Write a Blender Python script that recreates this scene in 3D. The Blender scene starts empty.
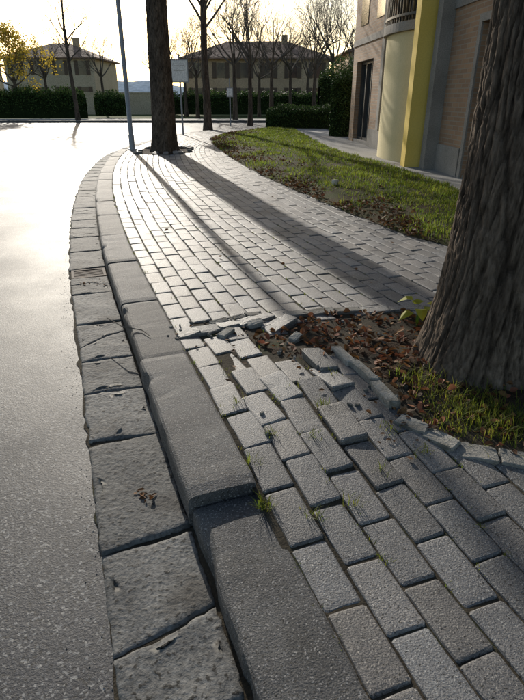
import bpy, math, random
from mathutils import Vector, noise, Matrix
R=random.Random(7)
sc=bpy.context.scene
sc.view_settings.view_transform='Standard'
sc.view_settings.look='None'
sc.view_settings.exposure=0

# ------------------------------------------------------------------ helpers
def N3(x,y,z=0.0): return noise.noise(Vector((x,y,z)))
def sstep(t):
    t=max(0.0,min(1.0,t)); return t*t*(3-2*t)
class MB:
    def __init__(s): s.v=[];s.f=[];s.m=[];s.c=[]
    def add(s,vs,fs,mi=0,col=(1,1,1)):
        b=len(s.v); s.v.extend(vs)
        for f in fs:
            s.f.append(tuple(b+i for i in f)); s.m.append(mi); s.c.append(col)
    def box(s,x0,x1,y0,y1,z0,z1,mi=0,col=(1,1,1)):
        s.add([(x0,y0,z0),(x1,y0,z0),(x1,y1,z0),(x0,y1,z0),(x0,y0,z1),(x1,y0,z1),(x1,y1,z1),(x0,y1,z1)],
              [(0,3,2,1),(4,5,6,7),(0,1,5,4),(1,2,6,5),(2,3,7,6),(3,0,4,7)],mi,col)
    def obj(s,name,mats,smooth=False,parent=None):
        me=bpy.data.meshes.new(name); me.from_pydata(s.v,[],s.f)
        for m in mats: me.materials.append(m)
        me.polygons.foreach_set('material_index',s.m)
        if smooth: me.polygons.foreach_set('use_smooth',[True]*len(s.f))
        ca=me.color_attributes.new('Col','FLOAT_COLOR','CORNER')
        buf=[]
        for f,c in zip(s.f,s.c):
            buf.extend((c[0],c[1],c[2],1.0)*len(f))
        ca.data.foreach_set('color',buf)
        me.update()
        o=bpy.data.objects.new(name,me); sc.collection.objects.link(o)
        if parent: o.parent=parent
        return o
def empty(name):
    o=bpy.data.objects.new(name,None); sc.collection.objects.link(o); return o

def mk(name,c1,c2,scale=5,fine=120,rough=.85,bump=.4,bdist=.004,bscale=None,spec=.4,speck=None,speckscale=300,speckt=.7,usecol=True,transl=0,stretch=None,finemix=.5,stain=None,rvar=0.0,dark=None):
    m=bpy.data.materials.new(name); m.use_nodes=True
    nt=m.node_tree; nd=nt.nodes; L=nt.links; nd.clear()
    out=nd.new('ShaderNodeOutputMaterial'); b=nd.new('ShaderNodeBsdfPrincipled')
    b.inputs['Roughness'].default_value=rough; b.inputs['Specular IOR Level'].default_value=spec
    tc=nd.new('ShaderNodeTexCoord'); vec=tc.outputs['Object']
    if stretch:
        mp=nd.new('ShaderNodeMapping'); mp.inputs['Scale'].default_value=stretch
        L.new(vec,mp.inputs['Vector']); vec=mp.outputs['Vector']
    def nz(sc_,det=4):
        n=nd.new('ShaderNodeTexNoise'); n.inputs['Scale'].default_value=sc_; n.inputs['Detail'].default_value=det
        n.inputs['Roughness'].default_value=.6
        L.new(vec,n.inputs['Vector']); return n.outputs['Fac']
    def ramp(f,a,b_,ca=(0,0,0,1),cb=(1,1,1,1)):
        r=nd.new('ShaderNodeValToRGB'); r.color_ramp.elements[0].position=a; r.color_ramp.elements[1].position=b_
        r.color_ramp.elements[0].color=ca; r.color_ramp.elements[1].color=cb; L.new(f,r.inputs['Fac']); return r.outputs['Color']
    def mix(fac,a,b_,mode='MIX'):
        x=nd.new('ShaderNodeMix'); x.data_type='RGBA'; x.blend_type=mode
        if isinstance(fac,(int,float)): x.inputs[0].default_value=fac
        else: L.new(fac,x.inputs[0])
        for i,q in ((6,a),(7,b_)):
            if isinstance(q,tuple): x.inputs[i].default_value=q
            else: L.new(q,x.inputs[i])
        return x.outputs[2]
    f1=ramp(nz(scale),.35,.65)
    col=mix(f1,(*c1,1),(*c2,1))
    fn=nz(fine,3)
    fr=ramp(fn,.3,.7,(.45,.45,.45,1),(1.5,1.5,1.5,1))
    col=mix(finemix,col,fr,'MULTIPLY')
    if stain:
        col=mix(ramp(nz(stain[1],5),stain[2],stain[2]+.12),col,(*stain[0],1))
    if speck:
        vo=nd.new('ShaderNodeTexVoronoi'); vo.inputs['Scale'].default_value=speckscale; L.new(vec,vo.inputs['Vector'])
        sp=nd.new('ShaderNodeSeparateColor'); L.new(vo.outputs['Color'],sp.inputs['Color'])
        col=mix(ramp(sp.outputs[0],speckt,speckt+.05),col,(*speck,1))
    if dark:
        vo=nd.new('ShaderNodeTexNoise'); vo.inputs['Scale'].default_value=dark; vo.inputs['Detail'].default_value=2; L.new(vec,vo.inputs['Vector'])
        col=mix(ramp(vo.outputs['Fac'],.6,.68),col,(.02,.018,.015,1))
    if usecol:
        at=nd.new('ShaderNodeAttribute'); at.attribute_name='Col'
        col=mix(1.0,col,at.outputs['Color'],'MULTIPLY')
    L.new(col,b.inputs['Base Color'])
    if rvar:
        mr=nd.new('ShaderNodeMapRange'); L.new(nz(scale*1.7),mr.inputs['Value'])
        mr.inputs['From Min'].default_value=.3; mr.inputs['From Max'].default_value=.7
        mr.inputs['To Min'].default_value=rough-rvar; mr.inputs['To Max'].default_value=rough+rvar
        L.new(mr.outputs['Result'],b.inputs['Roughness'])
    if bump:
        bp=nd.new('ShaderNodeBump'); bp.inputs['Strength'].default_value=bump; bp.inputs['Distance'].default_value=bdist
        L.new(nz(bscale or fine,4),bp.inputs['Height']); L.new(bp.outputs['Normal'],b.inputs['Normal'])
    sh=b.outputs['BSDF']
    if transl:
        tr=nd.new('ShaderNodeBsdfTranslucent'); L.new(col,tr.inputs['Color'])
        ms=nd.new('ShaderNodeMixShader'); ms.inputs[0].default_value=transl
        L.new(sh,ms.inputs[1]); L.new(tr.outputs[0],ms.inputs[2]); sh=ms.outputs[0]
    L.new(sh,out.inputs['Surface'])
    return m

M_asph=mk('asphalt',(.042,.042,.045),(.06,.06,.062),1.1,150,rough=.6,bump=.45,bdist=.005,bscale=150,spec=.3,speck=(.2,.195,.185),speckscale=140,speckt=.87,rvar=.04,finemix=1,dark=95,stain=((.035,.035,.037),.6,.56))
M_kerb=mk('kerb_granite',(.055,.053,.053),(.1,.097,.092),4,300,rough=.74,bump=1,bdist=.005,bscale=190,spec=.4,speck=(.22,.21,.2),speckscale=260,speckt=.9,finemix=.9,dark=120,stain=((.04,.038,.034),1.6,.55))
M_gut=mk('gutter_stone',(.085,.083,.08),(.14,.136,.128),5,70,rough=.8,bump=1,bdist=.005,bscale=60,spec=.35,stain=((.055,.05,.044),3.5,.53),finemix=.9,dark=60)
M_pav=mk('paver_concrete',(.1,.096,.094),(.155,.146,.137),3.3,260,rough=.6,bump=.8,bdist=.004,bscale=190,spec=.5,speck=(.28,.265,.24),speckscale=280,speckt=.91,stain=((.06,.054,.046),1.5,.53),finemix=.85,dark=140)
M_joint=mk('joint_dirt',(.03,.025,.018),(.065,.054,.038),6,90,rough=.95,bump=.8,bdist=.006,spec=.1,stain=((.03,.045,.014),2.5,.55))
M_soil=mk('soil',(.022,.015,.01),(.06,.04,.026),9,70,rough=.95,bump=1,bdist=.012,spec=.1)
M_dirt=mk('verge_soil',(.055,.065,.022),(.07,.05,.028),3,60,rough=.95,bump=1,bdist=.015,spec=.1)
M_rub=mk('rubble_stone',(.2,.19,.17),(.3,.285,.26),8,120,rough=.9,bump=.9,bdist=.006,spec=.3,stain=((.12,.11,.09),9,.53))
M_bark=mk('bark',(.068,.052,.041),(.115,.09,.07),6,60,rough=.95,bump=1,bdist=.014,bscale=60,spec=.1,stretch=(1,1,.25),finemix=.9)
M_twig=mk('twig_bark',(.085,.07,.055),(.15,.125,.1),4,40,rough=.9,bump=0,spec=.2)  # bark colour lightened in place of haze over the distant trees
M_grass=mk('grass_blades',(.085,.145,.022),(.15,.215,.04),2,8,rough=.6,bump=0,spec=.3,transl=.6)
M_leafb=mk('dead_leaves',(.12,.062,.028),(.2,.11,.05),7,30,rough=.75,bump=0,spec=.3,transl=.25)
M_leafy=mk('yellow_leaves',(.5,.36,.04),(.62,.46,.07),2,8,rough=.6,bump=0,spec=.3,transl=.5)
M_leafg=mk('hedge_leaves',(.03,.06,.018),(.07,.11,.035),2,8,rough=.65,bump=0,spec=.12,transl=.3)
M_core=mk('hedge_core',(.012,.02,.008),(.02,.03,.012),4,30,rough=1,bump=0,spec=0)
M_path=mk('path_concrete',(.2,.195,.18),(.28,.27,.25),1.2,50,rough=.85,bump=.3,spec=.3)
M_ground=mk('far_ground',(.07,.09,.03),(.11,.12,.05),.3,8,rough=1,bump=0,spec=.1)
M_ochre=mk('ochre_render',(.42,.31,.2),(.5,.37,.24),.6,10,rough=.9,bump=.1,spec=.2)  # wall colour raised to stand in for haze over the background houses
M_beige=mk('beige_render',(.46,.38,.26),(.54,.45,.32),.6,10,rough=.9,bump=.1,spec=.2)  # lightened like the ochre walls, background haze put into the base colour
M_tiles=mk('roof_tiles',(.2,.12,.085),(.29,.185,.13),1.5,18,rough=.9,bump=.5,bdist=.03,spec=.2)
M_cream=mk('cream_render',(.62,.53,.3),(.68,.58,.35),1.5,40,rough=.85,bump=.15,spec=.2,finemix=.15)
M_yell=mk('yellow_render',(.74,.53,.12),(.78,.58,.15),1.5,40,rough=.8,bump=.15,spec=.2,finemix=.15)
M_concr=mk('grey_concrete',(.22,.2,.175),(.29,.265,.235),2,60,rough=.85,bump=.3,spec=.3)
M_metal=mk('grey_paint_metal',(.25,.26,.27),(.3,.31,.32),3,60,rough=.5,bump=.05,spec=.4)
M_darkm=mk('dark_metal',(.03,.03,.032),(.05,.05,.05),3,60,rough=.45,bump=.05,spec=.5)
M_rust=mk('rusty_iron',(.05,.035,.028),(.1,.06,.035),20,120,rough=.8,bump=.4,spec=.4)
M_glass=mk('window_glass',(.02,.024,.028),(.035,.04,.045),1,5,rough=.08,bump=0,spec=.8)
M_white=mk('sign_white',(.7,.7,.68),(.78,.78,.76),2,30,rough=.5,bump=0,spec=.5)
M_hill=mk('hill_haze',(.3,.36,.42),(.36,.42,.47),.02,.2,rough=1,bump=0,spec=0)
M_shut=mk('shutter_brown',(.1,.07,.05),(.13,.09,.06),4,30,rough=.7,bump=.1,spec=.3)
def brickmat():
    m=bpy.data.materials.new('wall_brick'); m.use_nodes=True; nt=m.node_tree; L=nt.links
    b=nt.nodes['Principled BSDF']; b.inputs['Roughness'].default_value=.85
    tc=nt.nodes.new('ShaderNodeTexCoord'); sx=nt.nodes.new('ShaderNodeSeparateXYZ'); L.new(tc.outputs['Object'],sx.inputs[0])
    ad=nt.nodes.new('ShaderNodeMath'); ad.operation='ADD'; L.new(sx.outputs[0],ad.inputs[0]); L.new(sx.outputs[1],ad.inputs[1])
    cx=nt.nodes.new('ShaderNodeCombineXYZ'); L.new(ad.outputs[0],cx.inputs[0]); L.new(sx.outputs[2],cx.inputs[1])
    br=nt.nodes.new('ShaderNodeTexBrick'); L.new(cx.outputs[0],br.inputs['Vector'])
    br.inputs['Scale'].default_value=1; br.inputs['Brick Width'].default_value=.25; br.inputs['Row Height'].default_value=.07
    br.inputs['Mortar Size'].default_value=.007
    br.inputs['Color1'].default_value=(.36,.22,.13,1); br.inputs['Color2'].default_value=(.26,.16,.1,1); br.inputs['Mortar'].default_value=(.3,.25,.2,1)
    nz=nt.nodes.new('ShaderNodeTexNoise'); nz.inputs['Scale'].default_value=1.2; nz.inputs['Detail'].default_value=6; L.new(tc.outputs['Object'],nz.inputs['Vector'])
    rp=nt.nodes.new('ShaderNodeValToRGB'); rp.color_ramp.elements[0].color=(.65,.65,.65,1); rp.color_ramp.elements[1].color=(1.3,1.28,1.2,1); L.new(nz.outputs['Fac'],rp.inputs['Fac'])
    mx=nt.nodes.new('ShaderNodeMix'); mx.data_type='RGBA'; mx.blend_type='MULTIPLY'; mx.inputs[0].default_value=1
    L.new(br.outputs['Color'],mx.inputs[6]); L.new(rp.outputs['Color'],mx.inputs[7]); L.new(mx.outputs[2],b.inputs['Base Color'])
    bp=nt.nodes.new('ShaderNodeBump'); bp.inputs['Strength'].default_value=.5; bp.inputs['Distance'].default_value=.01; bp.invert=True
    L.new(br.outputs['Fac'],bp.inputs['Height']); L.new(bp.outputs['Normal'],b.inputs['Normal'])
    return m
M_brick=brickmat()

# ------------------------------------------------------------------ kerb curve
KP=[(1.47,-3.33),(.788,-1.454),(-.238,1.366),(-.617,2.40),(-.917,3.22),(-1.386,4.55),(-1.87,6.06),(-2.39,7.85),(-3.12,10.94),(-3.66,14.8),(-3.5,17.8),(-2.5,22.4),(.1,26.4),(4,29.2),(9,31)]
def catmull(P,n=24):
    out=[]
    Q=[tuple(2*a-b for a,b in zip(P[0],P[1]))]+list(P)+[tuple(2*a-b for a,b in zip(P[-1],P[-2]))]
    for i in range(1,len(Q)-2):
        p0,p1,p2,p3=[Vector(q) for q in Q[i-1:i+3]]
        l=(p2-p1).length
        m1=((p2-p1)/max(l,1e-6)+(p1-p0)/max((p1-p0).length,1e-6))*.5*l
        m2=((p3-p2)/max((p3-p2).length,1e-6)+(p2-p1)/max(l,1e-6))*.5*l
        for k in range(n):
            t=k/n; t2=t*t;t3=t2*t
            out.append(p1*(2*t3-3*t2+1)+m1*(t3-2*t2+t)+p2*(-2*t3+3*t2)+m2*(t3-t2))
    out.append(Vector(Q[-2])); return out
def arclen(P):
    a=[0]
    for i in range(1,len(P)): a.append(a[-1]+(P[i]-P[i-1]).length)
    return a
def resample(P,ds):
    a=arclen(P); out=[];i=0;s=0
    while s<a[-1]:
        while a[i+1]<s: i+=1
        t=(s-a[i])/(a[i+1]-a[i]); out.append(P[i].lerp(P[i+1],t)); s+=ds
    return out
DS=.05
KC=resample(catmull(KP),DS)
NK=len(KC)
KN=[]
for i in range(NK):
    t=(KC[min(i+2,NK-1)]-KC[max(i-2,0)]).normalized(); KN.append(Vector((t.y,-t.x)))
i0=min(range(NK),key=lambda i:(KC[i]-Vector((-.238,1.366))).length)
S0=i0*DS
def K(s,d):
    s=max(0,min((NK-1.001)*DS,s+S0)); i=int(s/DS); t=s/DS-i
    j=min(i+1,NK-1)
    p=KC[i].lerp(KC[j],t); n=KN[i].lerp(KN[j],t); return p+n*d
SMIN=-S0; SMAX=(NK-2)*DS-S0

def H(x,y):
    h=-.036*(1-sstep((y-.95)/.8))
    h+=.05*math.exp(-(((x-.25)/.5)**2+((y-2.15)/.55)**2))
    h+=.014*N3(x*.6,y*.6,3.3)
    return h
def inpoly(x,y,P):
    c=False;n=len(P);j=n-1
    for i in range(n):
        xi,yi=P[i];xj,yj=P[j]
        if (yi>y)!=(yj>y) and x<(xj-xi)*(y-yi)/(yj-yi)+xi: c=not c
        j=i
    return c
def segd(p,a,b):
    a=Vector(a);b=Vector(b);t=max(0,min(1,(p-a).dot(b-a)/(b-a).length_squared)); return (p-a.lerp(b,t)).length
PIT=[(-.1,2.6),(.2,2.98),(.6,3.05),(1.75,3.15),(1.8,1.75),(.98,1.58),(.68,1.64),(.55,1.86),(.4,2.36),(.2,2.3)]
PIT2=[(-3.0,13.3),(-2.2,13.05),(-1.75,13.6),(-1.85,14.6),(-2.5,14.9),(-3.05,14.5)]

g=MB(); g.add([(-700,-300,-.2),(700,-300,-.2),(700,1200,-.2),(-700,1200,-.2)],[(0,1,2,3)]); g.obj('ground',[M_ground])
g=MB(); g.add([(-90,-30,-.124),(60,-30,-.124),(60,33,-.124),(-90,33,-.124)],[(0,1,2,3)]); g.obj('road',[M_asph])
g=MB(); g.box(-90,60,33,33.25,-.2,.0,1); g.box(-90,60,33.25,36,-.2,-.006,0); g.obj('far_pavement',[M_path,M_kerb])

# kerb stones
kb=MB()
joints=[-3.2,-2.15,-1.07,0.0,1.1,1.97]
while joints[-1]<SMAX-1.2: joints.append(joints[-1]+(1.0 if joints[-1]<20 else .9)+R.uniform(-.04,.04))
prof=[(0,-.22),(0,-.03),(.004,-.013),(.013,-.004),(.03,0),(.12,.001),(.23,0),(.24,-.006),(.24,-.22)]
for j in range(len(joints)-1):
    a,b=joints[j]+.005,joints[j+1]-.005
    n=24 if b<6 else 5
    if j<=2: za,zb,sh=-.036,-.034,.004
    elif j==3: za,zb,sh=.012,.008,-.006
    else:
        za=R.uniform(-.006,.006);zb=R.uniform(-.006,.006);sh=R.uniform(-.006,.006)
    tone=R.uniform(.9,1.3) if j!=4 else .75  # one stone toned darker to stand for a shadow across the kerb
    vs=[];fs=[]
    for k in range(n+1):
        t=k/n; e=k in (0,n)
        s=a+(b-a)*t
        for q,(d,z) in enumerate(prof):
            if e and 1<=q<=7: z=z-.006
            chip=max(0,N3(s*6,j*3.1,q*.2)-.28)*.05 if 1<=q<=4 else 0
            p=K(s,d+sh+chip+(.004*N3(s*9,d*9,j) if q<8 else 0))
            vs.append((p.x,p.y,z-chip*.5+za+(zb-za)*t+(.003*N3(s*14,d*20,1.7) if q>0 else 0)))
    m=len(prof)
    for k in range(n):
        for q in range(m-1):
            fs.append((k*m+q,k*m+q+1,(k+1)*m+q+1,(k+1)*m+q))
    fs.append(tuple(range(m))[::-1]); fs.append(tuple(n*m+q for q in range(m)))
    kb.add(vs,fs,0,(tone,tone,tone))
kb.obj('kerb',[M_kerb])

# gutter: worn slabs
gt=MB(); gd=MB()
GW=.285; grate_s=None
marks=[-2.9,-2.3,-1.72,-1.15,-.62,-.02,.6,1.02,1.4,1.95,2.56,2.98,3.22]
while marks[-1]<SMAX-1: marks.append(marks[-1]+R.uniform(.36,.6))
def slab(mb,pts,z,tone,tilt):
    out=[]
    n=len(pts)
    for i in range(n):
        a=Vector(pts[i]);b=Vector(pts[(i+1)%n]); k=max(2,int((b-a).length/.02))
        for q in range(k):
            p=a.lerp(b,q/k); w=.009
            out.append(p+Vector((N3(p.x*8,p.y*8,5)*w+N3(p.x*40,p.y*40,5)*w*.7,N3(p.x*8,p.y*8,9)*w+N3(p.x*40,p.y*40,8)*w*.7)))
    c=sum(out,Vector((0,0)))/len(out); m=len(out)
    rings=[(0,-.05),(0.0,-.012),(.004,-.004),(.010,-.001),(.02,0)]
    fr=[.2,.35,.5,.65,.82]
    vs=[]
    def top(q): return z+(q.x-c.x)*tilt[0]+(q.y-c.y)*tilt[1]+.005*N3(q.x*6,q.y*6,2)+.0025*N3(q.x*22,q.y*22,2)
    for ins,dz in rings:
        for p in out:
            dv=(c-p); dv=dv/max(dv.length,1e-5)
            ww=1+2.2*max(0,N3(p.x*9,p.y*9,3))
            q=p+dv*ins*ww; vs.append((q.x,q.y,top(q)+dz))
    for f in fr:
        for p in out:
            q=p.lerp(c,f); vs.append((q.x,q.y,top(q)))
    vs.append((c.x,c.y,top(c))); nr=len(rings)+len(fr); fs=[]
    for r in range(nr-1):
        for i in range(m): fs.append((r*m+i,r*m+(i+1)%m,(r+1)*m+(i+1)%m,(r+1)*m+i))
    for i in range(m): fs.append(((nr-1)*m+i,(nr-1)*m+(i+1)%m,nr*m))
    mb.add(vs,fs,0,(tone,tone,tone*.98))
for j in range(len(marks)-1):
    a,b=marks[j]+.004,marks[j+1]-.004
    if abs(marks[j+1]-3.22)<.02: grate_s=(a,b); continue
    sk=R.uniform(-.02,.02)
    A=K(a+sk,-GW-R.uniform(0,.02));B=K(a-sk,-.004);C=K(b,-.004);D=K(b+sk*.5,-GW-R.uniform(0,.02))
    tone=R.uniform(.8,1.22); z=-.110+R.uniform(-.002,.003)
    if j in (3,4,8,10) or (j>13 and R.random()<.3):
        t1=R.uniform(.35,.65);t2=R.uniform(.3,.7)
        e=A.lerp(D,t1);f=B.lerp(C,t2); dv=(D-A).normalized()*.003
        mid=(e+f)/2+Vector((R.uniform(-.03,.03),R.uniform(-.05,.05)))
        slab(gt,[A,B,f-dv,mid-dv,e-dv],z,tone,(R.uniform(-.01,.01),R.uniform(-.01,.01)))
        slab(gt,[e+dv,mid+dv,f+dv,C,D],z-.003,tone*1.05,(R.uniform(-.01,.01),R.uniform(-.01,.01)))
    else: slab(gt,[A,B,C,D],z,tone,(R.uniform(-.01,.01),R.uniform(-.01,.01)))
gt.obj('gutter_paving',[M_gut],smooth=True)
vs=[];fs=[]
ss=[SMIN+.06*i for i in range(int((SMAX-SMIN)/.06))]
for s in ss:
    p=K(s,-GW-.016+.02*N3(s*3,1,1)+.025*N3(s*15,1,1));q=K(s,.05); vs+= [(p.x,p.y,-.1205),(q.x,q.y,-.1205)]
for i in range(len(ss)-1): fs.append((2*i,2*i+1,2*i+3,2*i+2))
gd.add(vs,fs); gd.obj('gutter_bedding',[M_joint])
dg=MB(); a,b=grate_s
def kbox(mb,s0,s1,d0,d1,z0,z1,mi=0):
    P=[K(s0,d0),K(s0,d1),K(s1,d1),K(s1,d0)]
    mb.add([(p.x,p.y,z0) for p in P]+[(p.x,p.y,z1) for p in P],[(0,3,2,1),(4,5,6,7),(0,1,5,4),(1,2,6,5),(2,3,7,6),(3,0,4,7)],mi)
kbox(dg,a,a+.02,-GW,-.015,-.15,-.112);kbox(dg,b-.02,b,-GW,-.015,-.15,-.112)
kbox(dg,a+.02,b-.02,-GW,-GW+.02,-.15,-.112);kbox(dg,a+.02,b-.02,-.035,-.015,-.15,-.112)
k=a+.035
while k<b-.04: kbox(dg,k,k+.016,-GW+.02,-.035,-.14,-.115); k+=.034
dg.obj('drain_grate',[M_rust])

# ------------------------------------------------------------------ pavement base
pb=MB(); vs=[];fs=[]; ns=int((SMAX-SMIN)/.12); nd_=48
for i in range(ns):
    for j in range(nd_):
        d=.22+j*.15; p=K(SMIN+i*.12,d); vs.append((p.x,p.y,H(p.x,p.y)-.0115+.003*N3(p.x*12,p.y*12)))
for i in range(ns-1):
    for j in range(nd_-1): fs.append((i*nd_+j,i*nd_+j+1,(i+1)*nd_+j+1,(i+1)*nd_+j))
pb.add(vs,fs); pb.obj('pavement_bedding',[M_joint],smooth=True)
g=MB(); g.add([(1,-4,-.1),(40,-4,-.1),(40,28,-.1),(6,28,-.1),(-1,22,-.1),(-1,10,-.1),(1,4,-.1)],[tuple(range(7))]); g.obj('building_plot_ground',[M_path])

GL=[(3.9,2.7),(2.5,3.75),(1.62,4.71),(.86,6.67),(-.2,10.2),(-1.0,14),(-1.55,17.6),(-1.3,20.5),(-.3,23.5)]
GR=[(3.95,3.0),(3.45,4.2),(3.1,5.6),(2.85,7.4),(2.53,10.2),(1.83,14.2),(1.55,18),(1.45,20.8),(1.3,23.8)]
CL=catmull(GL,14);CR=catmull(GR,14)
def verge_x(y):
    for i in range(len(CL)-1):
        if CL[i].y<=y<=CL[i+1].y:
            return CL[i].x+(CL[i+1].x-CL[i].x)*(y-CL[i].y)/(CL[i+1].y-CL[i].y)
    return 4 if y<2.7 else 1.4
BW,BL,GAP=.114,.23,.006
pv=MB()
def brick(mb,c,t,n,L,W,z,tx,ty,tone,near,seed):
    ch=.005
    def P(a,b,dz):
        p=c+t*a+n*b; return (p.x,p.y,z+dz+a*tx+b*ty)
    hl,hw=L/2,W/2
    vs=[]
    if near:
        per=[]
        r=.007; na,nb_=5,3
        for i in range(na): per.append((-hl+r+(2*hl-2*r)*i/(na-1),-hw))
        for i in range(nb_): per.append((hl,-hw+r+(2*hw-2*r)*i/(nb_-1)))
        for i in range(na): per.append((hl-r-(2*hl-2*r)*i/(na-1),hw))
        for i in range(nb_): per.append((-hl,hw-r-(2*hw-2*r)*i/(nb_-1)))
        per=[(a+.003*N3(a*30+seed,b*30,1),b+.003*N3(a*30+seed,b*30,7)) for a,b in per]
        m=len(per)
        for ins,dz in ((0,-.045),(0,-.007),(ch*.4,-.002),(ch*1.3,0),(.02,.0008)):
            for a,b in per:
                w=1+1.5*max(0,N3(a*25+seed,b*25,3)) if ins>0 else 1
                vs.append(P(a-math.copysign(min(ins*w,abs(a)),a) ,b-math.copysign(min(ins*w,abs(b)),b),dz+.0012*N3(a*18+seed,b*18,9)))
        fs=[]
        for k in range(4):
            for i in range(m): fs.append((k*m+i,k*m+(i+1)%m,(k+1)*m+(i+1)%m,(k+1)*m+i))
        fs.append(tuple(range(4*m,5*m)))
        fs=[f[::-1] for f in fs]
        mb.add(vs,fs,0,tone)
    else:
        for ins,dz in ((0,-.03),(0,-.006),(ch,0)):
            x,y=hl-ins,hw-ins
            for sx,sy in ((-1,-1),(1,-1),(1,1),(-1,1)): vs.append(P(sx*x,sy*y,dz))
        fs=[]
        for k in range(2):
            for i in range(4): fs.append((k*4+i,k*4+(i+1)%4,(k+1)*4+(i+1)%4,(k+1)*4+i))
        fs.append((8,9,10,11)); fs=[f[::-1] for f in fs]
        mb.add(vs,fs,0,tone)
SK=((-.46,2.69),(.06,2.98))
ncol=int(6.2/(BW+GAP))
for c in range(ncol):
    d=.24+GAP+BW/2+c*(BW+GAP)
    line=[K(SMIN+.1*i,d) for i in range(int((SMAX-SMIN)/.1))]
    pts=resample(line,BL+GAP) if c%2==0 else resample([line[0]+(line[1]-line[0]).normalized()*((BL+GAP)/2)]+line[3:],BL+GAP)
    for i in range(len(pts)-1):
        p=pts[i]; q=pts[i+1]; t=(q-p).normalized(); n=Vector((t.y,-t.x)); m=(p+q)/2
        if m.y<.15 or m.y>26 or m.x>4.2: continue
        if inpoly(m.x,m.y,PIT) or inpoly(m.x,m.y,PIT2): continue
        if segd(m,*SK)<.07: continue
        if 2.7<m.y<23.5 and m.x>verge_x(m.y)+.16: continue
        hv=math.exp(-(((m.x-.25)/.55)**2+((m.y-2.25)/.6)**2))
        e=1+4*hv
        near=m.y<6
        ang=R.gauss(0,.01)*e
        ca,sa=math.cos(ang),math.sin(ang); t2=t*ca+n*sa; n2=Vector((t2.y,-t2.x))
        hx=(H(m.x+.05,m.y)-H(m.x-.05,m.y))/.1; hy=(H(m.x,m.y+.05)-H(m.x,m.y-.05))/.1
        tx=t2.x*hx+t2.y*hy+R.gauss(0,.008)*e; ty=n2.x*hx+n2.y*hy+R.gauss(0,.014)*e
        k=R.uniform(.72,1.25); w=R.uniform(-.04,.04)
        off=Vector((R.gauss(0,.002)*e,R.gauss(0,.002)*e))
        brick(pv,m+off,t2,n2,BL,BW,H(m.x,m.y)-.004+R.gauss(0,.0015)*e,tx,ty,(k*(1+w),k,k*(1-w)),near,R.random()*100)
pv.obj('pavement',[M_pav])

ps=MB(); vs=[];fs=[];st=.03;idx={}
def soilz(x,y): return H(x,y)-.02+.022*N3(x*7,y*7,4)+.01*N3(x*23,y*23,4)+.05*math.exp(-((x-1.08)**2+(y-2.35)**2)/.12)
for i in range(75):
    for j in range(62):
        x=-.25+i*st;y=1.4+j*st
        if any(inpoly(x+a*.05,y+b*.05,PIT) for a,b in((0,0),(1,0),(-1,0),(0,1),(0,-1))):
            idx[(i,j)]=len(vs); vs.append((x,y,soilz(x,y)))
for (i,j) in list(idx):
    q=[(i,j),(i+1,j),(i+1,j+1),(i,j+1)]
    if all(k in idx for k in q): fs.append(tuple(idx[k] for k in q))
ps.add(vs,fs); ps.obj('tree_pit_soil',[M_soil],smooth=True)
ps=MB(); vs=[];fs=[];idx={}
for i in range(20):
    for j in range(24):
        x=-3.3+i*.09;y=12.9+j*.09
        if inpoly(x,y,[(a+(a+2.42)*.08,b+(b-14)*.08) for a,b in PIT2]):
            idx[(i,j)]=len(vs); vs.append((x,y,H(x,y)+.0+.03*N3(x*5,y*5,4)))
for (i,j) in list(idx):
    q=[(i,j),(i+1,j),(i+1,j+1),(i,j+1)]
    if all(k in idx for k in q): fs.append(tuple(idx[k] for k in q))
ps.add(vs,fs); ps.obj('tree_pit_soil',[M_soil],smooth=True)

def rock(mb,x,y,z,L,W,Hh,ang,tilt=(0,0),tone=1,seed=0,mi=0,sq=.35):
    ca,sa=math.cos(ang),math.sin(ang); vs=[];m=18
    for lev,(sc_,dz) in enumerate(((.97,-1),(1,.6),(.97,.92),(.92,1),(.5,1.03))):
        for k in range(m):
            th=2*math.pi*(k+.5)/m; cx=math.copysign(abs(math.cos(th))**sq,math.cos(th))*L/2; cy=math.copysign(abs(math.sin(th))**sq,math.sin(th))*W/2
            w=1+.2*N3(seed+k*.7,.3,seed)+.06*N3(seed+k*2.1,lev,seed); a=cx*sc_*w;b=cy*sc_*w
            vs.append((x+a*ca-b*sa,y+a*sa+b*ca,z+dz*Hh/2+a*tilt[0]+b*tilt[1]+.003*N3(k,lev,seed)))
    fs=[]
    for r in range(4):
        for k in range(m): fs.append((r*m+k,r*m+(k+1)%m,(r+1)*m+(k+1)%m,(r+1)*m+k))
    fs.append(tuple(4*m+k for k in range(m)))
    mb.add(vs,fs,mi,(tone,tone,tone*.97))
rb=MB()
def along(p,q,n,L,W,mi,tone,dz=0,ti=.06):
    p=Vector(p);q=Vector(q);a=math.atan2((q-p).y,(q-p).x)
    for i in range(n):
        c=p.lerp(q,(i+.5)/n)
        rock(rb,c.x+R.uniform(-.008,.008),c.y+R.uniform(-.008,.008),H(c.x,c.y)-.022+dz,L*R.uniform(.8,1.08),W*R.uniform(.85,1.1),.05,a+R.uniform(-.09,.09),(R.uniform(-ti,ti),R.uniform(-ti,ti)),tone*R.uniform(.85,1.1),R.random()*50,mi,.25)
along((.37,2.44),(.56,1.9),3,.19,.05,0,1.15,.022,.05)
along((.56,1.82),(.74,1.65),2,.13,.08,0,.9,.006)
along((.74,1.63),(1.0,1.57),2,.14,.1,0,.7,.0)
along((1.0,1.57),(1.8,1.75),5,.17,.1,1,1.0,.0)
along(SK[0],SK[1],5,.135,.1,1,1.25,.008,.14)
along((-.3,2.88),(.0,3.05),3,.11,.06,0,.6,.0,.1)
along((.12,3.0),(.62,3.1),3,.17,.08,0,.8,.006)
along((.62,3.1),(1.2,3.14),3,.2,.09,1,1.2,.0)
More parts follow.
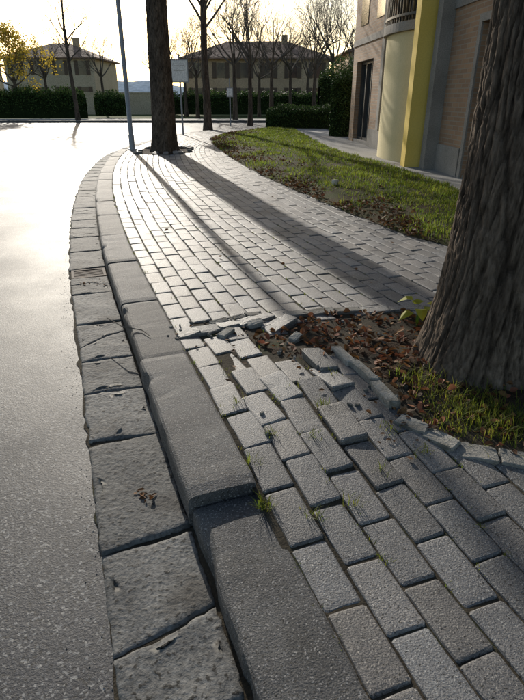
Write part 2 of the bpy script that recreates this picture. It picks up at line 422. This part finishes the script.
for x,y,L,W,a,tx,ty,mi in ((.1,2.82,.2,.12,.7,.2,-.08,1),(.18,2.6,.07,.05,.9,.2,.1,0),(.28,2.3,.2,.11,1.95,.06,.08,1),(-.04,2.84,.09,.06,.4,.1,.1,0),(-.2,2.7,.1,.06,.9,.15,-.1,0)):
    rock(rb,x,y,H(x,y)-.006,L,W,.05,a,(tx,ty),1.0,x*9+y,mi,.25)
for _ in range(90):
    p=Vector(SK[0]).lerp(Vector(SK[1]),R.random())+Vector((R.gauss(0,.07),R.gauss(0,.06))) if R.random()<.5 else Vector((R.uniform(0,.7),R.uniform(1.7,3)))
    rock(rb,p.x,p.y,H(p.x,p.y)-.002,R.uniform(.008,.028),R.uniform(.008,.018),.014,R.uniform(0,3),(0,0),R.uniform(.4,1.0),R.random()*50,0,.6)
for _ in range(14):
    k=R.randint(0,5); p=Vector(PIT2[k]).lerp(Vector(PIT2[(k+1)%6]),R.random()); rock(rb,p.x,p.y,H(p.x,p.y)+.01,.2,.12,.06,R.uniform(0,3),(R.uniform(-.2,.2),R.uniform(-.2,.2)),1.2,R.random()*50,1)
rb.obj('broken_paving_stones',[M_rub,M_pav])
gg=MB()
for _ in range(450):
    s=R.uniform(-1.2,4); p=K(s,-GW-.02-abs(R.gauss(0,.04))); sz=R.uniform(.002,.005)
    q=[(math.cos(a+s)*sz,math.sin(a+s)*sz) for a in (0,1.9,4.1)]
    z=-.124; tn=R.uniform(.25,.8)
    gg.add([(p.x+a,p.y+b,z-.002) for a,b in q]+[(p.x,p.y,z+sz*.6)],[(0,1,3),(1,2,3),(2,0,3)],0,(tn,tn,tn))
gg.obj('roadside_grit',[M_rub])

# ------------------------------------------------------------------ verge
vg=MB(); vs=[];fs=[]; nc=22
def vz(u,p): return .012+.05*math.sin(math.pi*min(1,max(0,u)))**.6+.02*N3(p.x*2,p.y*2,1)*min(1,u*5)
for i in range(len(CL)):
    for j in range(nc):
        u=j/(nc-1); p=CL[i].lerp(CR[i],u); w=.05*N3(p.x*3,p.y*3,8) if j==0 else 0
        vs.append((p.x+w,p.y,H(p.x,p.y)+(vz(u,p) if 0<j<nc-1 else .002)))
for i in range(len(CL)-1):
    for j in range(nc-1): fs.append((i*nc+j,i*nc+j+1,(i+1)*nc+j+1,(i+1)*nc+j))
vg.add(vs,fs); vg.obj('verge_soil',[M_dirt],smooth=True)
def blade(mb,x,y,z,h,w,lean,az,tone,mi=0):
    ca,sa=math.cos(az),math.sin(az); px,py=-sa*w/2,ca*w/2
    lx,ly=ca*lean,sa*lean
    mb.add([(x-px,y-py,z),(x+px,y+py,z),(x+px*.8+lx*.35,y+py*.8+ly*.35,z+h*.6),(x-px*.8+lx*.35,y-py*.8+ly*.35,z+h*.6),(x+lx,y+ly,z+h*.95)],[(0,1,2,3),(3,2,4)],mi,tone)
gr=MB()
cnt=0
while cnt<68000:
    cnt+=1
    f=R.random()*(len(CL)-2); i=int(f); u=R.random()
    a=CL[i].lerp(CL[i+1],f-i);b=CR[i].lerp(CR[i+1],f-i); p=a.lerp(b,u)
    dens=.55+1.1*N3(p.x*1.3,p.y*.9,6)+.6*N3(p.x*4,p.y*4,6)+ (u-.3)*1.3
    if R.random()>dens: continue
    hh=R.uniform(.02,.075)*(1+.7*N3(p.x*2.3,p.y*2.3,2)); k=R.uniform(.7,1.4); yl=R.uniform(0,.8)
    blade(gr,p.x,p.y,H(p.x,p.y)+vz(u,p)-.01,hh,.006+.0006*p.y,R.uniform(.01,.06),R.uniform(0,6.28),(k*(1+yl*.5),k,k*.8))
gr.obj('grass_verge',[M_grass])
def leaf(mb,x,y,z,sz,tone,mi=0,flat=.35):
    az=R.uniform(0,6.28); ca,sa=math.cos(az),math.sin(az); t1=R.gauss(0,flat);t2=R.gauss(0,flat); cu=R.uniform(-.1,.45)*sz
    P=[(-1,0,0),(-.4,-.55,cu),(.45,-.45,cu),(1.05,0,cu*.6),(.45,.45,cu),(-.4,.55,cu),(0,0,0)]
    vs=[]
    for a,b,c in P:
        a*=sz/2;b*=sz/2; vs.append((x+a*ca-b*sa,y+a*sa+b*ca,z+c+a*t1+b*t2+abs(t1)*sz*.25))
    mb.add(vs,[(0,1,6),(1,2,6),(2,3,6),(3,4,6),(4,5,6),(5,0,6)],mi,tone)
lf=MB()
for _ in range(8000):
    f=R.random()*(len(CL)-2); i=int(f); u=abs(R.gauss(0,.19))
    if u>1: continue
    a=CL[i].lerp(CL[i+1],f-i);b=CR[i].lerp(CR[i+1],f-i); p=a.lerp(b,u-.02)
    if N3(p.x*1.4,p.y*1.0,11)+.42-u*.6<R.random()*.5: continue
    k=R.uniform(.25,1.15)
    leaf(lf,p.x,p.y,H(p.x,p.y)+vz(max(u,0),p)+R.uniform(0,.02),R.uniform(.025,.06),(k,k*R.uniform(.75,1.1),k*.9))
lf.obj('fallen_leaves_on_verge',[M_leafb])
lf=MB()
for _ in range(2300):
    x=R.uniform(-.1,1.5);y=R.uniform(1.6,3.1)
    if not inpoly(x,y,PIT): continue
    dd=abs(x-.25)+abs(y-2.7)*.6
    if R.random()>1.2-dd*.5: continue
    k=R.uniform(.25,1.5)
    leaf(lf,x,y,soilz(x,y)+R.uniform(.002,.025),R.uniform(.015,.05),(k*1.1,k*R.uniform(.7,1.05),k*.8))
for x,y,n,sp,z in ((-.43,1.5,14,.02,-.108),(-.2,2.75,25,.12,0),(.1,2.3,22,.15,.03),(.55,1.8,25,.1,.0),(-1.3,3.98,16,.06,-.11),(-2.4,14,60,.4,.02)):
    for _ in range(n):
        k=R.uniform(.4,1.2); a=x+R.gauss(0,sp);b=y+R.gauss(0,sp)
        zz=z if z<-.05 or b>5 else H(a,b)
        leaf(lf,a,b,zz+.002,R.uniform(.008,.032),(k,k*.9,k*.8),flat=.1)
for _ in range(90):
    x=R.uniform(-1.5,3);y=R.uniform(3,12)
    if x<-.29*y+.4: continue
    k=R.uniform(.5,1.2); leaf(lf,x,y,H(x,y)+.004,R.uniform(.015,.045),(k,k*.9,k*.8),flat=.15)
lf.obj('fallen_leaves_in_tree_pit',[M_leafb])
wd=MB()
def tuft(x,y,n,sp,h):
    for _ in range(n):
        a=x+R.gauss(0,sp);b=y+R.gauss(0,sp); k=R.uniform(.6,1.3); yl=R.random()*.6
        zz=(soilz(a,b) if inpoly(a,b,PIT) else H(a,b)-.014)
        blade(wd,a,b,zz,h*R.uniform(.4,1.1),R.uniform(.002,.0038),R.uniform(.2,1.0)*h,R.uniform(0,6.28),(k*(1+yl),k,k*.7))
for x,y in ((.78,2.0),(.85,1.88),(.95,1.9),(1.05,1.85),(.88,1.78),(.98,1.75),(1.15,1.9),(.75,1.82),(1.3,1.9),(.72,2.15),(1.2,1.8),(.93,1.98)): tuft(x,y,110,.06,R.uniform(.055,.09))
for x,y,n in ((.01,1.36,50),(.17,1.32,30),(-.03,1.56,20),(.04,1.72,22),(.3,1.36,20),(.26,1.9,22),(.42,1.5,18),(.6,1.62,28),(-.1,1.95,18),(.33,2.15,18),(.15,2.05,18),(.2,1.7,18),(.5,1.75,22)): tuft(x,y,n,.016,.048)
for _ in range(420):
    c=R.randint(0,14); s=R.uniform(-.6,4.0); p=K(s,.24+GAP/2+c*(BW+GAP))
    if inpoly(p.x,p.y,PIT): continue
    tuft(p.x,p.y,R.randint(3,9),.01,R.uniform(.01,.024))
for _ in range(40):
    s=R.uniform(0,7); p=K(s,.245); tuft(p.x,p.y,6,.012,.025)
wd.obj('grass_tufts_and_weeds',[M_grass])
sd=MB()
for k in range(6):
    az=k*1.05+.4; x,y=.9,2.84
    ex,ey,ez=x+.04*math.cos(az),y+.04*math.sin(az),.09+.03*(k%3)
    blade(sd,x,y,H(x,y)-.02,ez+.02,.005,.04,az,(.6,.8,.5))
    ca,sa=math.cos(az),math.sin(az); L=.08;W=.035; dr=.035
    sd.add([(ex,ey,ez),(ex+ca*L*.3-sa*W,ey+sa*L*.3+ca*W,ez+.01),(ex+ca*L*.75-sa*W*.7,ey+sa*L*.75+ca*W*.7,ez-.01),(ex+ca*L*1.2,ey+sa*L*1.2,ez-dr),(ex+ca*L*.75+sa*W*.7,ey+sa*L*.75-ca*W*.7,ez-.01),(ex+ca*L*.3+sa*W,ey+sa*L*.3-ca*W,ez+.01),(ex+ca*L*.6,ey+sa*L*.6,ez+.015)],[(0,1,6),(1,2,6),(2,3,6),(3,4,6),(4,5,6),(5,0,6)],0,(3.6,2.3,1.5))
sd.obj('tree_seedling',[M_grass])

# ------------------------------------------------------------------ path + building
BX=lambda a:3.826-.064*a
pt=MB(); vs=[];fs=[]
for i in range(len(CR)):
    p=CR[i]; vs+=[(p.x-.03,p.y,.006),(BX(p.y)+.3,p.y,.006)]
for i in range(len(CR)-1): fs.append((2*i,2*i+1,2*i+3,2*i+2))
pt.add(vs,fs); pt.obj('footpath',[M_path])
bld=empty('brick_office_building')
def bx(mb,a0,a1,b0,b1,z0,z1,mi=0):
    P=[(BX(a0)-b0,a0),(BX(a0)-b1,a0),(BX(a1)-b1,a1),(BX(a1)-b0,a1)]
    mb.add([(x,y,z0) for x,y in P]+[(x,y,z1) for x,y in P],[(0,1,2,3),(7,6,5,4),(4,5,1,0),(5,6,2,1),(6,7,3,2),(7,4,0,3)],mi)
w=MB()
ZT=7.2
segs=[(4.0,7.75,None),(7.75,9.05,(0.05,2.2)),(9.05,11.1,None),(11.1,13.5,(0.0,5.0)),(13.5,13.95,(.1,4.5)),(13.95,15.35,None),(15.35,17.2,(.08,2.1)),(17.2,17.7,None)]
for a0,a1,op in segs:
    if op is None: bx(w,a0,a1,-.35,0,0,ZT,0)
    else:
        if op[0]>.02: bx(w,a0,a1,-.35,-.02,0,op[0],1)
        bx(w,a0,a1,-.35,0,op[1],ZT,0)
bx(w,4,17.7,-9,-.35,0,ZT-.1,0)
bx(w,9.2,10.2,0,.03,0,.45,1); bx(w,13.95,15.3,0,.03,0,.45,1)
for z in (2.5,): bx(w,4.0,10.2,0,.025,z,z+.14,1); bx(w,14.2,17.7,0,.025,z,z+.14,1)
w.obj('walls',[M_brick,M_concr],parent=bld)
gl=MB()
bx(gl,7.75,9.05,-.34,-.16,.05,2.2);bx(gl,11.1,13.5,-.34,-.3,0,5);bx(gl,13.5,13.95,-.34,-.2,.1,4.5);bx(gl,15.35,17.2,-.34,-.2,.08,2.1)
gl.obj('window_glass',[M_glass],parent=bld)
fr=MB()
for a in (7.75,8.37,8.99): bx(fr,a,a+.06,-.16,-.08,.05,2.2)
for z in (.05,1.0,2.12): 
    bx(fr,7.81,8.37,-.155,-.085,z,z+.07);bx(fr,8.43,8.99,-.155,-.085,z,z+.07)
for a in (15.35,15.95,16.55,17.14): bx(fr,a,a+.06,-.2,-.13,.08,2.1)
for z in (.08,2.03): bx(fr,15.35,17.2,-.205,-.14,z,z+.07)
for a in (13.5,13.9): bx(fr,a,a+.05,-.2,-.1,.1,4.5)
for a in (11.5,12.1,12.7,13.3): bx(fr,a,a+.05,-.3,-.22,2.5,5)
fr.obj('window_frames',[M_darkm],parent=bld)
gf=MB(); bx(gf,7.65,7.75,0,.03,.0,2.3);bx(gf,9.05,9.15,0,.03,.0,2.3);bx(gf,7.75,9.05,0,.03,2.2,2.3); gf.obj('door_surround',[M_concr],parent=bld)
cv=MB()
vs=[];fs=[];n=28;zt=2.32
for k in range(n+1):
    th=math.pi*k/n; a=12.2-1.15*math.cos(th); b=.52*math.sin(th)-.05; x=BX(a)-b
    vs+=[(x,a,0),(x,a,zt)]
for k in range(n): fs.append((2*k,2*k+1,2*k+3,2*k+2))
cv.add(vs,fs); cv.obj('bowed_bay',[M_cream],smooth=True,parent=bld)
ba=MB(); vs=[];fs=[]
for k in range(n+1):
    th=math.pi*k/n; a=12.2-1.22*math.cos(th); b=.6*math.sin(th)-.05; x=BX(a)-b
    vs+=[(x,a,zt+.003),(x,a,zt+.16)]
for k in range(n): fs.append((2*k,2*k+1,2*k+3,2*k+2))
fs.append(tuple(2*k+1 for k in range(n+1))[::-1]); fs.append(tuple(2*k for k in range(n+1)))
ba.add(vs,fs); ba.obj('balcony_slab',[M_concr],parent=bld)
rl=MB()
pp=[]
for k in range(33):
    th=math.pi*k/32; a=12.2-1.18*math.cos(th); b=.56*math.sin(th)-.05; pp.append((BX(a)-b,a))
for x,y in pp: rl.box(x-.008,x+.008,y-.008,y+.008,zt+.16,zt+1.05)
for (x0,y0),(x1,y1) in zip(pp[:-1],pp[1:]):
    for z in (zt+.25,zt+1.05):
        rl.add([(x0-.02,y0,z),(x1-.02,y1,z),(x1+.02,y1,z),(x0+.02,y0,z),(x0-.02,y0,z+.04),(x1-.02,y1,z+.04),(x1+.02,y1,z+.04),(x0+.02,y0,z+.04)],[(0,1,2,3),(4,5,6,7),(0,1,5,4),(2,3,7,6),(0,3,7,4),(1,2,6,5)])
rl.obj('balcony_railing',[M_darkm],parent=bld)
yf=MB(); bx(yf,10.55,10.8,0.0,.46,0,6.2); bx(yf,10.8,11.1,0.0,.2,0,6.2); yf.obj('yellow_fin',[M_yell],parent=bld)
pl=MB(); bx(pl,10.2,10.42,0.0,.22,0,6.2); bx(pl,13.98,14.2,.0,.12,0.46,6.2); pl.obj('grey_pillar',[M_concr],parent=bld)
rf=MB(); bx(rf,3.8,17.9,-9,.45,ZT,ZT+.25); rf.obj('roof_slab',[M_concr],parent=bld)
up=MB()
for a0 in (14.5,16.2): bx(up,a0,a0+.8,.0,.015,2.95,4.4)
up.obj('upper_windows',[M_glass],parent=bld)

# ------------------------------------------------------------------ trees
def tube(mb,pts,rad,sides,mi=0,col=(1,1,1)):
    n=len(pts); vs=[]
    for i in range(n):
        t=(pts[min(i+1,n-1)]-pts[max(i-1,0)]).normalized()
        u=t.orthogonal().normalized() if i==0 else (u-t*u.dot(t)).normalized()
        v=t.cross(u)
        for k in range(sides):
            a=2*math.pi*k/sides; vs.append(tuple(pts[i]+(u*math.cos(a)+v*math.sin(a))*rad[i]))
    fs=[]
    for i in range(n-1):
        for k in range(sides): fs.append((i*sides+k,i*sides+(k+1)%sides,(i+1)*sides+(k+1)%sides,(i+1)*sides+k))
    mb.add(vs,fs,mi,col)
def grow(mb,p,d,L,r,lvl,rg,maxl,tips=None,mi=1,dens=1.0):
    n=4 if lvl<maxl else 3; pts=[p.copy()];rad=[r];q=p.copy();dd=d.copy()
    for i in range(n):
        dd=(dd+Vector((rg.gauss(0,.14),rg.gauss(0,.14),rg.gauss(.05,.1)))).normalized()
        q=q+dd*L/n; pts.append(q.copy()); rad.append(r*(1-.6*(i+1)/n))
    tube(mb,pts,rad,6 if lvl<2 else (4 if lvl<3 else 3),mi)
    if lvl>=maxl:
        if tips is not None: tips.append(q)
        return
    nc=int(rg.choice((4,5,5,6))*dens)
    for c in range(nc):
        f=rg.uniform(.3,1.0) if c else 1.0
        i=min(n-1,int(f*n)); t=f*n-i; s=pts[i].lerp(pts[i+1],t) if i<n else pts[-1]
        ax=Vector((rg.gauss(0,1),rg.gauss(0,1),rg.gauss(0,.6)));ax=(ax-dd*ax.dot(dd)).normalized()
        cd=(dd*.8+ax*rg.uniform(.45,.9)+Vector((0,0,.12))).normalized()
        grow(mb,s,cd,L*rg.uniform(.5,.72),max(rad[i]*.55,.005),lvl+1,rg,maxl,tips,mi,dens)
def trunk(mb,x,y,r,h,lean,seg,hs,bump,rtop,flare=.35):
    vs=[];fs=[];dp=[]
    for i in range(hs+1):
        z=-.1+(h+.1)*i/hs; rr=r*(1-(1-rtop)*max(0,z)/h)*(1+flare*math.exp(-max(z,0)/.22))
        cx=x+lean[0]*z+.015*math.sin(z*1.7);cy=y+lean[1]*z
        for k in range(seg):
            a=2*math.pi*k/seg; ca,sa=math.cos(a),math.sin(a)
            rt=1+.07*math.exp(-max(z,0)/.35)*math.sin(5*a+1.2)+.04*N3(ca*1.5,sa*1.5,z*.8+x)
            wv=.55*N3(ca*3,sa*3,z*3.2)
            q=.255*24
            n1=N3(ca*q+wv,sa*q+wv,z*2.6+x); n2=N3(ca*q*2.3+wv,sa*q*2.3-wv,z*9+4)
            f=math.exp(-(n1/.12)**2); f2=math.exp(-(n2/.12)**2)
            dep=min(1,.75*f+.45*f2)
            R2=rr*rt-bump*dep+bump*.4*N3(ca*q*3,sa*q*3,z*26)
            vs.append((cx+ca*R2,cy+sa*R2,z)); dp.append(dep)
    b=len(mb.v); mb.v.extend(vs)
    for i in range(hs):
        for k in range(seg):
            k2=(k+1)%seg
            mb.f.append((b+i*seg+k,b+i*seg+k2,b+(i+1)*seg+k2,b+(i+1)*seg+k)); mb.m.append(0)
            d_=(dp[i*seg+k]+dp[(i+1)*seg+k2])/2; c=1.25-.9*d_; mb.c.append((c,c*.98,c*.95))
def street_tree(name,x,y,r,h,lean,seg,hs,seed,bump=.02,L=2.6,maxl=4,nprim=8,flare=.35,zf=None,rt=.62):
    mb=MB(); trunk(mb,x,y,r,h,lean,seg,hs,bump,rt,flare); rg=random.Random(seed)
    z0=zf or h-.8
    for k in range(nprim):
        a=2.4*k+rg.uniform(-.3,.3); el=rg.uniform(.35,1.0)
        z=z0+(h-z0)*k/nprim
        grow(mb,Vector((x+lean[0]*z,y+lean[1]*z,z)),Vector((math.cos(a)*math.cos(el),math.sin(a)*math.cos(el),math.sin(el))),L*rg.uniform(.8,1.2),r*.3,1,rg,maxl)
    grow(mb,Vector((x+lean[0]*h,y+lean[1]*h,h-.05)),Vector((0,0,1)),L,r*rt*.95,1,rg,maxl)
    return mb.obj(name,[M_bark,M_twig],smooth=True)
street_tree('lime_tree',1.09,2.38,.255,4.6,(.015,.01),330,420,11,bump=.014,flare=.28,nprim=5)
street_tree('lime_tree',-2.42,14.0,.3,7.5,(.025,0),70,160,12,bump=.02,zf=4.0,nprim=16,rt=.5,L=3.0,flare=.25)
street_tree('lime_tree',-2.3,24.3,.17,5.2,(0,0),24,30,13,bump=.01,L=2.2,zf=3.6,nprim=9)
street_tree('lime_tree',-10.9,34.2,.13,4.6,(-.02,0),14,20,14,bump=.006,L=1.8,zf=3.0)
bt=[]
for sd_ in range(3):
    mb=MB(); trunk(mb,0,0,.14,3.0,(0,0),12,12,.006,.6); rg=random.Random(40+sd_)
    for k in range(7):
        a=2*math.pi*k/7+rg.uniform(-.3,.3); el=rg.uniform(.5,1.2) if k else 1.5
        grow(mb,Vector((0,0,2.9-rg.uniform(0,.7)*(k>0))),Vector((math.cos(a)*math.cos(el),math.sin(a)*math.cos(el),math.sin(el))),2.1*rg.uniform(.8,1.2),.055,1,rg,4)
    o=mb.obj('bare_tree',[M_bark,M_twig],smooth=True); bt.append(o)
pos=[(-1.6,34.5),(.6,37),(3.2,36),(-.2,43),(2.2,46),(5.2,44),(-4.2,38),(7.5,40),(-6,46),(-13.5,50),(-21,46),(-26,38),(5,31),(-9.5,56),(-.6,29.5),(-19,52),(4,52)]
for i,(x,y) in enumerate(pos):
    if i<3: o=bt[i]
    else:
        o=bpy.data.objects.new('bare_tree',bt[i%3].data); sc.collection.objects.link(o)
    o.location=(x,y,-.05); o.rotation_euler=(0,0,i*1.37); s=R.uniform(.85,1.2); o.scale=(s,s,s*R.uniform(.95,1.15))
TX,TY=-16.6,39.8
mb=MB(); tips=[]; rg=random.Random(77); trunk(mb,TX,TY,.16,2.4,(0,0),14,12,.006,.6)
for k in range(8):
    a=2*math.pi*k/7; el=rg.uniform(.2,1.1) if k else 1.5
    grow(mb,Vector((TX,TY,2.3-rg.uniform(0,.5)*(k>0))),Vector((math.cos(a)*math.cos(el),math.sin(a)*math.cos(el),math.sin(el))),1.7,.06,1,rg,4,tips)
for t in tips:
    if N3(t.x*.8,t.y*.8,t.z*.8)<-.15: continue
    for _ in range(8):
        k=rg.uniform(.55,1.2); q=t+Vector((rg.gauss(0,.17),rg.gauss(0,.17),rg.gauss(0,.17)))
        az=rg.uniform(0,6.28);el=rg.uniform(-1,1);u=Vector((math.cos(az),math.sin(az),el)).normalized()*.06;v=u.orthogonal().normalized()*.05
        mb.add([tuple(q-u),tuple(q+v),tuple(q+u),tuple(q-v)],[(0,1,2,3)],2,(k,k,k))
mb.obj('yellow_autumn_tree',[M_bark,M_twig,M_leafy])

def hedge(name,P,w,h,n,ls,seed,roundness=.5,z0=-.05,mat=None):
    rg=random.Random(seed); mb=MB(); P=[Vector(p) for p in P]; a=arclen(P); T=a[-1]
    def at(s):
        for i in range(len(P)-1):
            if a[i+1]>=s: 
                t=(s-a[i])/(a[i+1]-a[i]); d=(P[i+1]-P[i]).normalized(); return P[i].lerp(P[i+1],t),Vector((-d.y,d.x)),d
        d=(P[-1]-P[-2]).normalized(); return P[-1],Vector((-d.y,d.x)),d
    def pt(s,th,k):
        p,n_,d=at(max(0,min(T,s))); e=min(1,min(s,T-s)/(w*.5)+.05); ew=math.sqrt(max(0,min(1,e)))
        c=math.copysign(abs(math.cos(th))**roundness,math.cos(th)); q=abs(math.sin(th))**roundness
        b=1+.25*N3(s*1.1,th*1.5,seed)+.12*N3(s*4,th*4,seed)
        return Vector((p.x+n_.x*c*w/2*k*b*ew,p.y+n_.y*c*w/2*k*b*ew,z0+q*h*k*b*(.75+.25*ew)))
    ns=max(6,int(T/.3)); vs=[];fs=[]
    for i in range(ns+1):
        for j in range(9): vs.append(tuple(pt(T*i/ns,math.pi*j/8,.88)))
    for i in range(ns):
        for j in range(8): fs.append((i*9+j,i*9+j+1,(i+1)*9+j+1,(i+1)*9+j))
    mb.add(vs,fs,1)
    for _ in range(n):
        s=rg.uniform(0,T);th=rg.uniform(0,math.pi);q=pt(s,th,rg.uniform(.86,1.1)); k=rg.uniform(.5,1.5)
        u=Vector((rg.gauss(0,1),rg.gauss(0,1),rg.gauss(0,1))).normalized()*ls; v=u.orthogonal().normalized()*ls*.6
        mb.add([tuple(q-u),tuple(q+v),tuple(q+u),tuple(q-v)],[(0,1,2,3)],0,(k,k,k*.9))
    return mb.obj(name,[mat or M_leafg,M_core])
hedge('clipped_hedge',[(-34,38),(-20,38.5),(-11.6,38.5)],1.2,1.6,15000,.07,1,.35)
hedge('clipped_hedge',[(.2,25.6),(1.8,25.2),(3.6,24.6)],1.3,.85,7000,.035,2,.5)
hedge('clipped_hedge',[(-8,47),(0,47),(10,47)],1.2,1.5,8000,.08,5,.4)
hedge('evergreen_bush',[(2.3,19.6),(3.2,19.4)],1.1,1.9,5000,.035,3,.7)
hedge('evergreen_bush',[(2.6,27),(6.5,27.5)],2.2,2.6,7000,.05,4,.7)
hedge('evergreen_bush',[(-12.6,44),(-10.2,44)],1.6,1.5,2500,.06,6,.7)

def house(name,x0,x1,y0,y1,ez,rz,wm,wins,rows):
    e=empty(name); m=MB(); m.box(x0,x1,y0,y1,-.2,ez); m.obj('walls',[wm],parent=e)
    o=.5; ym=(y0+y1)/2; hi=min((y1-y0)/2,(x1-x0)/2)*.8
    m=MB(); m.add([(x0-o,y0-o,ez),(x1+o,y0-o,ez),(x1+o,y1+o,ez),(x0-o,y1+o,ez),(x0+hi,ym,rz),(x1-hi,ym,rz),
                   (x0-o,y0-o,ez-.12),(x1+o,y0-o,ez-.12),(x1+o,y1+o,ez-.12),(x0-o,y1+o,ez-.12)],
                  [(0,1,5,4),(1,2,5),(2,3,4,5),(3,0,4),(6,7,1,0),(7,8,2,1),(8,9,3,2),(9,6,0,3),(9,8,7,6)]); m.obj('roof',[M_tiles],parent=e)
    m=MB();s=MB()
    for z in rows:
        for i in range(wins):
            x=x0+(x1-x0)*(i+.5)/wins; m.box(x-.4,x+.4,y0-.02,y0-.002,z,z+1.3)
            s.box(x-.82,x-.43,y0-.06,y0-.003,z-.03,z+1.33);s.box(x+.43,x+.82,y0-.06,y0-.003,z-.03,z+1.33)
    m.obj('windows',[M_glass],parent=e); s.obj('shutters',[M_shut],parent=e)
    m=MB(); xc=x0+(x1-x0)*.7; m.box(xc-.3,xc+.3,ym-.9,ym-.3,ez+.2,rz+.5); m.obj('chimney',[M_ochre],parent=e)
    return e
house('yellow_house',-27.5,-18,64,74,5.0,6.7,M_beige,4,(.9,3.4))
house('ochre_house',-7.5,6.5,58,68,4.6,6.4,M_ochre,6,(.7,2.9))
house('ochre_house',9,24,62,74,5.5,7.4,M_ochre,6,(.9,3.4))
house('beige_house',-48,-34,66,78,5.0,6.9,M_beige,5,(.9,3.4))
g=MB(); g.box(-16.5,-7.8,52,52.25,-.2,1.5); g.box(-16.6,-7.7,51.95,52.3,1.5,1.6); g.obj('garden_wall',[M_beige])
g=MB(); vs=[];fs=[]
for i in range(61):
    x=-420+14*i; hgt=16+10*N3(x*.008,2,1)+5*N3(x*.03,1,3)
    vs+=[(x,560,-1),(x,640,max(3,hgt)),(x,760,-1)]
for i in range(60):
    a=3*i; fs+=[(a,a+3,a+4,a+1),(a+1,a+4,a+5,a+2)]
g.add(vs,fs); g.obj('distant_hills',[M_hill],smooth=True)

lp=empty('street_lamp'); m=MB()
tube(m,[Vector((-3.27,14.25,z)) for z in (-.02,.35,.36,7.0)],[.07,.07,.058,.04],16)
m.obj('column',[M_metal],smooth=True,parent=lp)
m=MB(); tube(m,[Vector((-3.27,14.25,z)) for z in (-.02,.03,.031)],[.11,.11,.05],16); m.obj('base_collar',[M_metal],parent=lp)
m=MB(); tube(m,[Vector((-3.27,14.25,6.95)),Vector((-3.6,14.25,7.2)),Vector((-4.4,14.25,7.3))],[.04,.035,.03],10); m.obj('arm',[M_metal],parent=lp)
m=MB(); m.box(-5.0,-4.35,14.13,14.37,7.24,7.36); m.obj('lamp_head',[M_metal],parent=lp)
def sign(name,x,y,zt,w,z0,z1,m_):
    e=empty(name); m=MB(); tube(m,[Vector((x,y,-.05)),Vector((x,y,zt))],[.03,.03],12); m.obj('post',[M_metal],smooth=True,parent=e)
    m=MB(); m.box(x-w/2,x+w/2,y-.045,y-.033,z0,z1,0); m.box(x-w/2+.03,x+w/2-.03,y-.05,y-.0455,z0+.03,z1-.03,1)
    for k in range(2): m.box(x-w/2+.12,x+w/2-.12,y-.054,y-.0505,z1-.2-.14*k,z1-.185-.14*k,2)
    m.obj('panel',[M_metal,m_,M_concr],parent=e)
sign('information_sign',-2.8,20.3,2.5,.6,1.65,2.35,M_white)
sign('small_street_sign',-1.5,27.5,2.0,.3,1.2,1.6,M_white)

m=MB(); tube(m,[Vector((-.93,2.95,.008)),Vector((-.8,2.8,.012)),Vector((-.68,2.76,.008)),Vector((-.62,2.68,.008))],[.003,.004,.003,.002],5); m.obj('fallen_twig',[M_twig])
m=MB(); rock(m,1.05,7.9,.1,.1,.07,.06,.4,(0,0),2.2,3,0,.7); m.obj('pale_stone',[M_rub])

AZ=math.radians(-17); EL=math.radians(19)
S=Vector((math.sin(AZ)*math.cos(EL),math.cos(AZ)*math.cos(EL),math.sin(EL)))
ld=bpy.data.lights.new('sun','SUN'); ld.energy=5; ld.angle=math.radians(.5); ld.color=(1,.93,.82)
lo=bpy.data.objects.new('sun',ld); sc.collection.objects.link(lo); lo.rotation_euler=S.to_track_quat('Z','Y').to_euler()
W=bpy.data.worlds.new('World'); sc.world=W; W.use_nodes=True; nt=W.node_tree
bg=nt.nodes['Background']; sky=nt.nodes.new('ShaderNodeTexSky'); sky.sky_type='NISHITA'; sky.sun_disc=False
sky.sun_elevation=EL; sky.sun_rotation=AZ%(2*math.pi); sky.dust_density=1.4; sky.air_density=1.1
nt.links.new(sky.outputs[0],bg.inputs[0]); bg.inputs[1].default_value=.15
cd=bpy.data.cameras.new('camera'); co=bpy.data.objects.new('camera',cd); sc.collection.objects.link(co); sc.camera=co
co.location=(0,0,1.2); co.rotation_euler=(math.radians(90-25.5),0,0)
cd.sensor_fit='VERTICAL'; cd.sensor_height=36; cd.lens=530/700*36; cd.clip_start=.05; cd.clip_end=3000
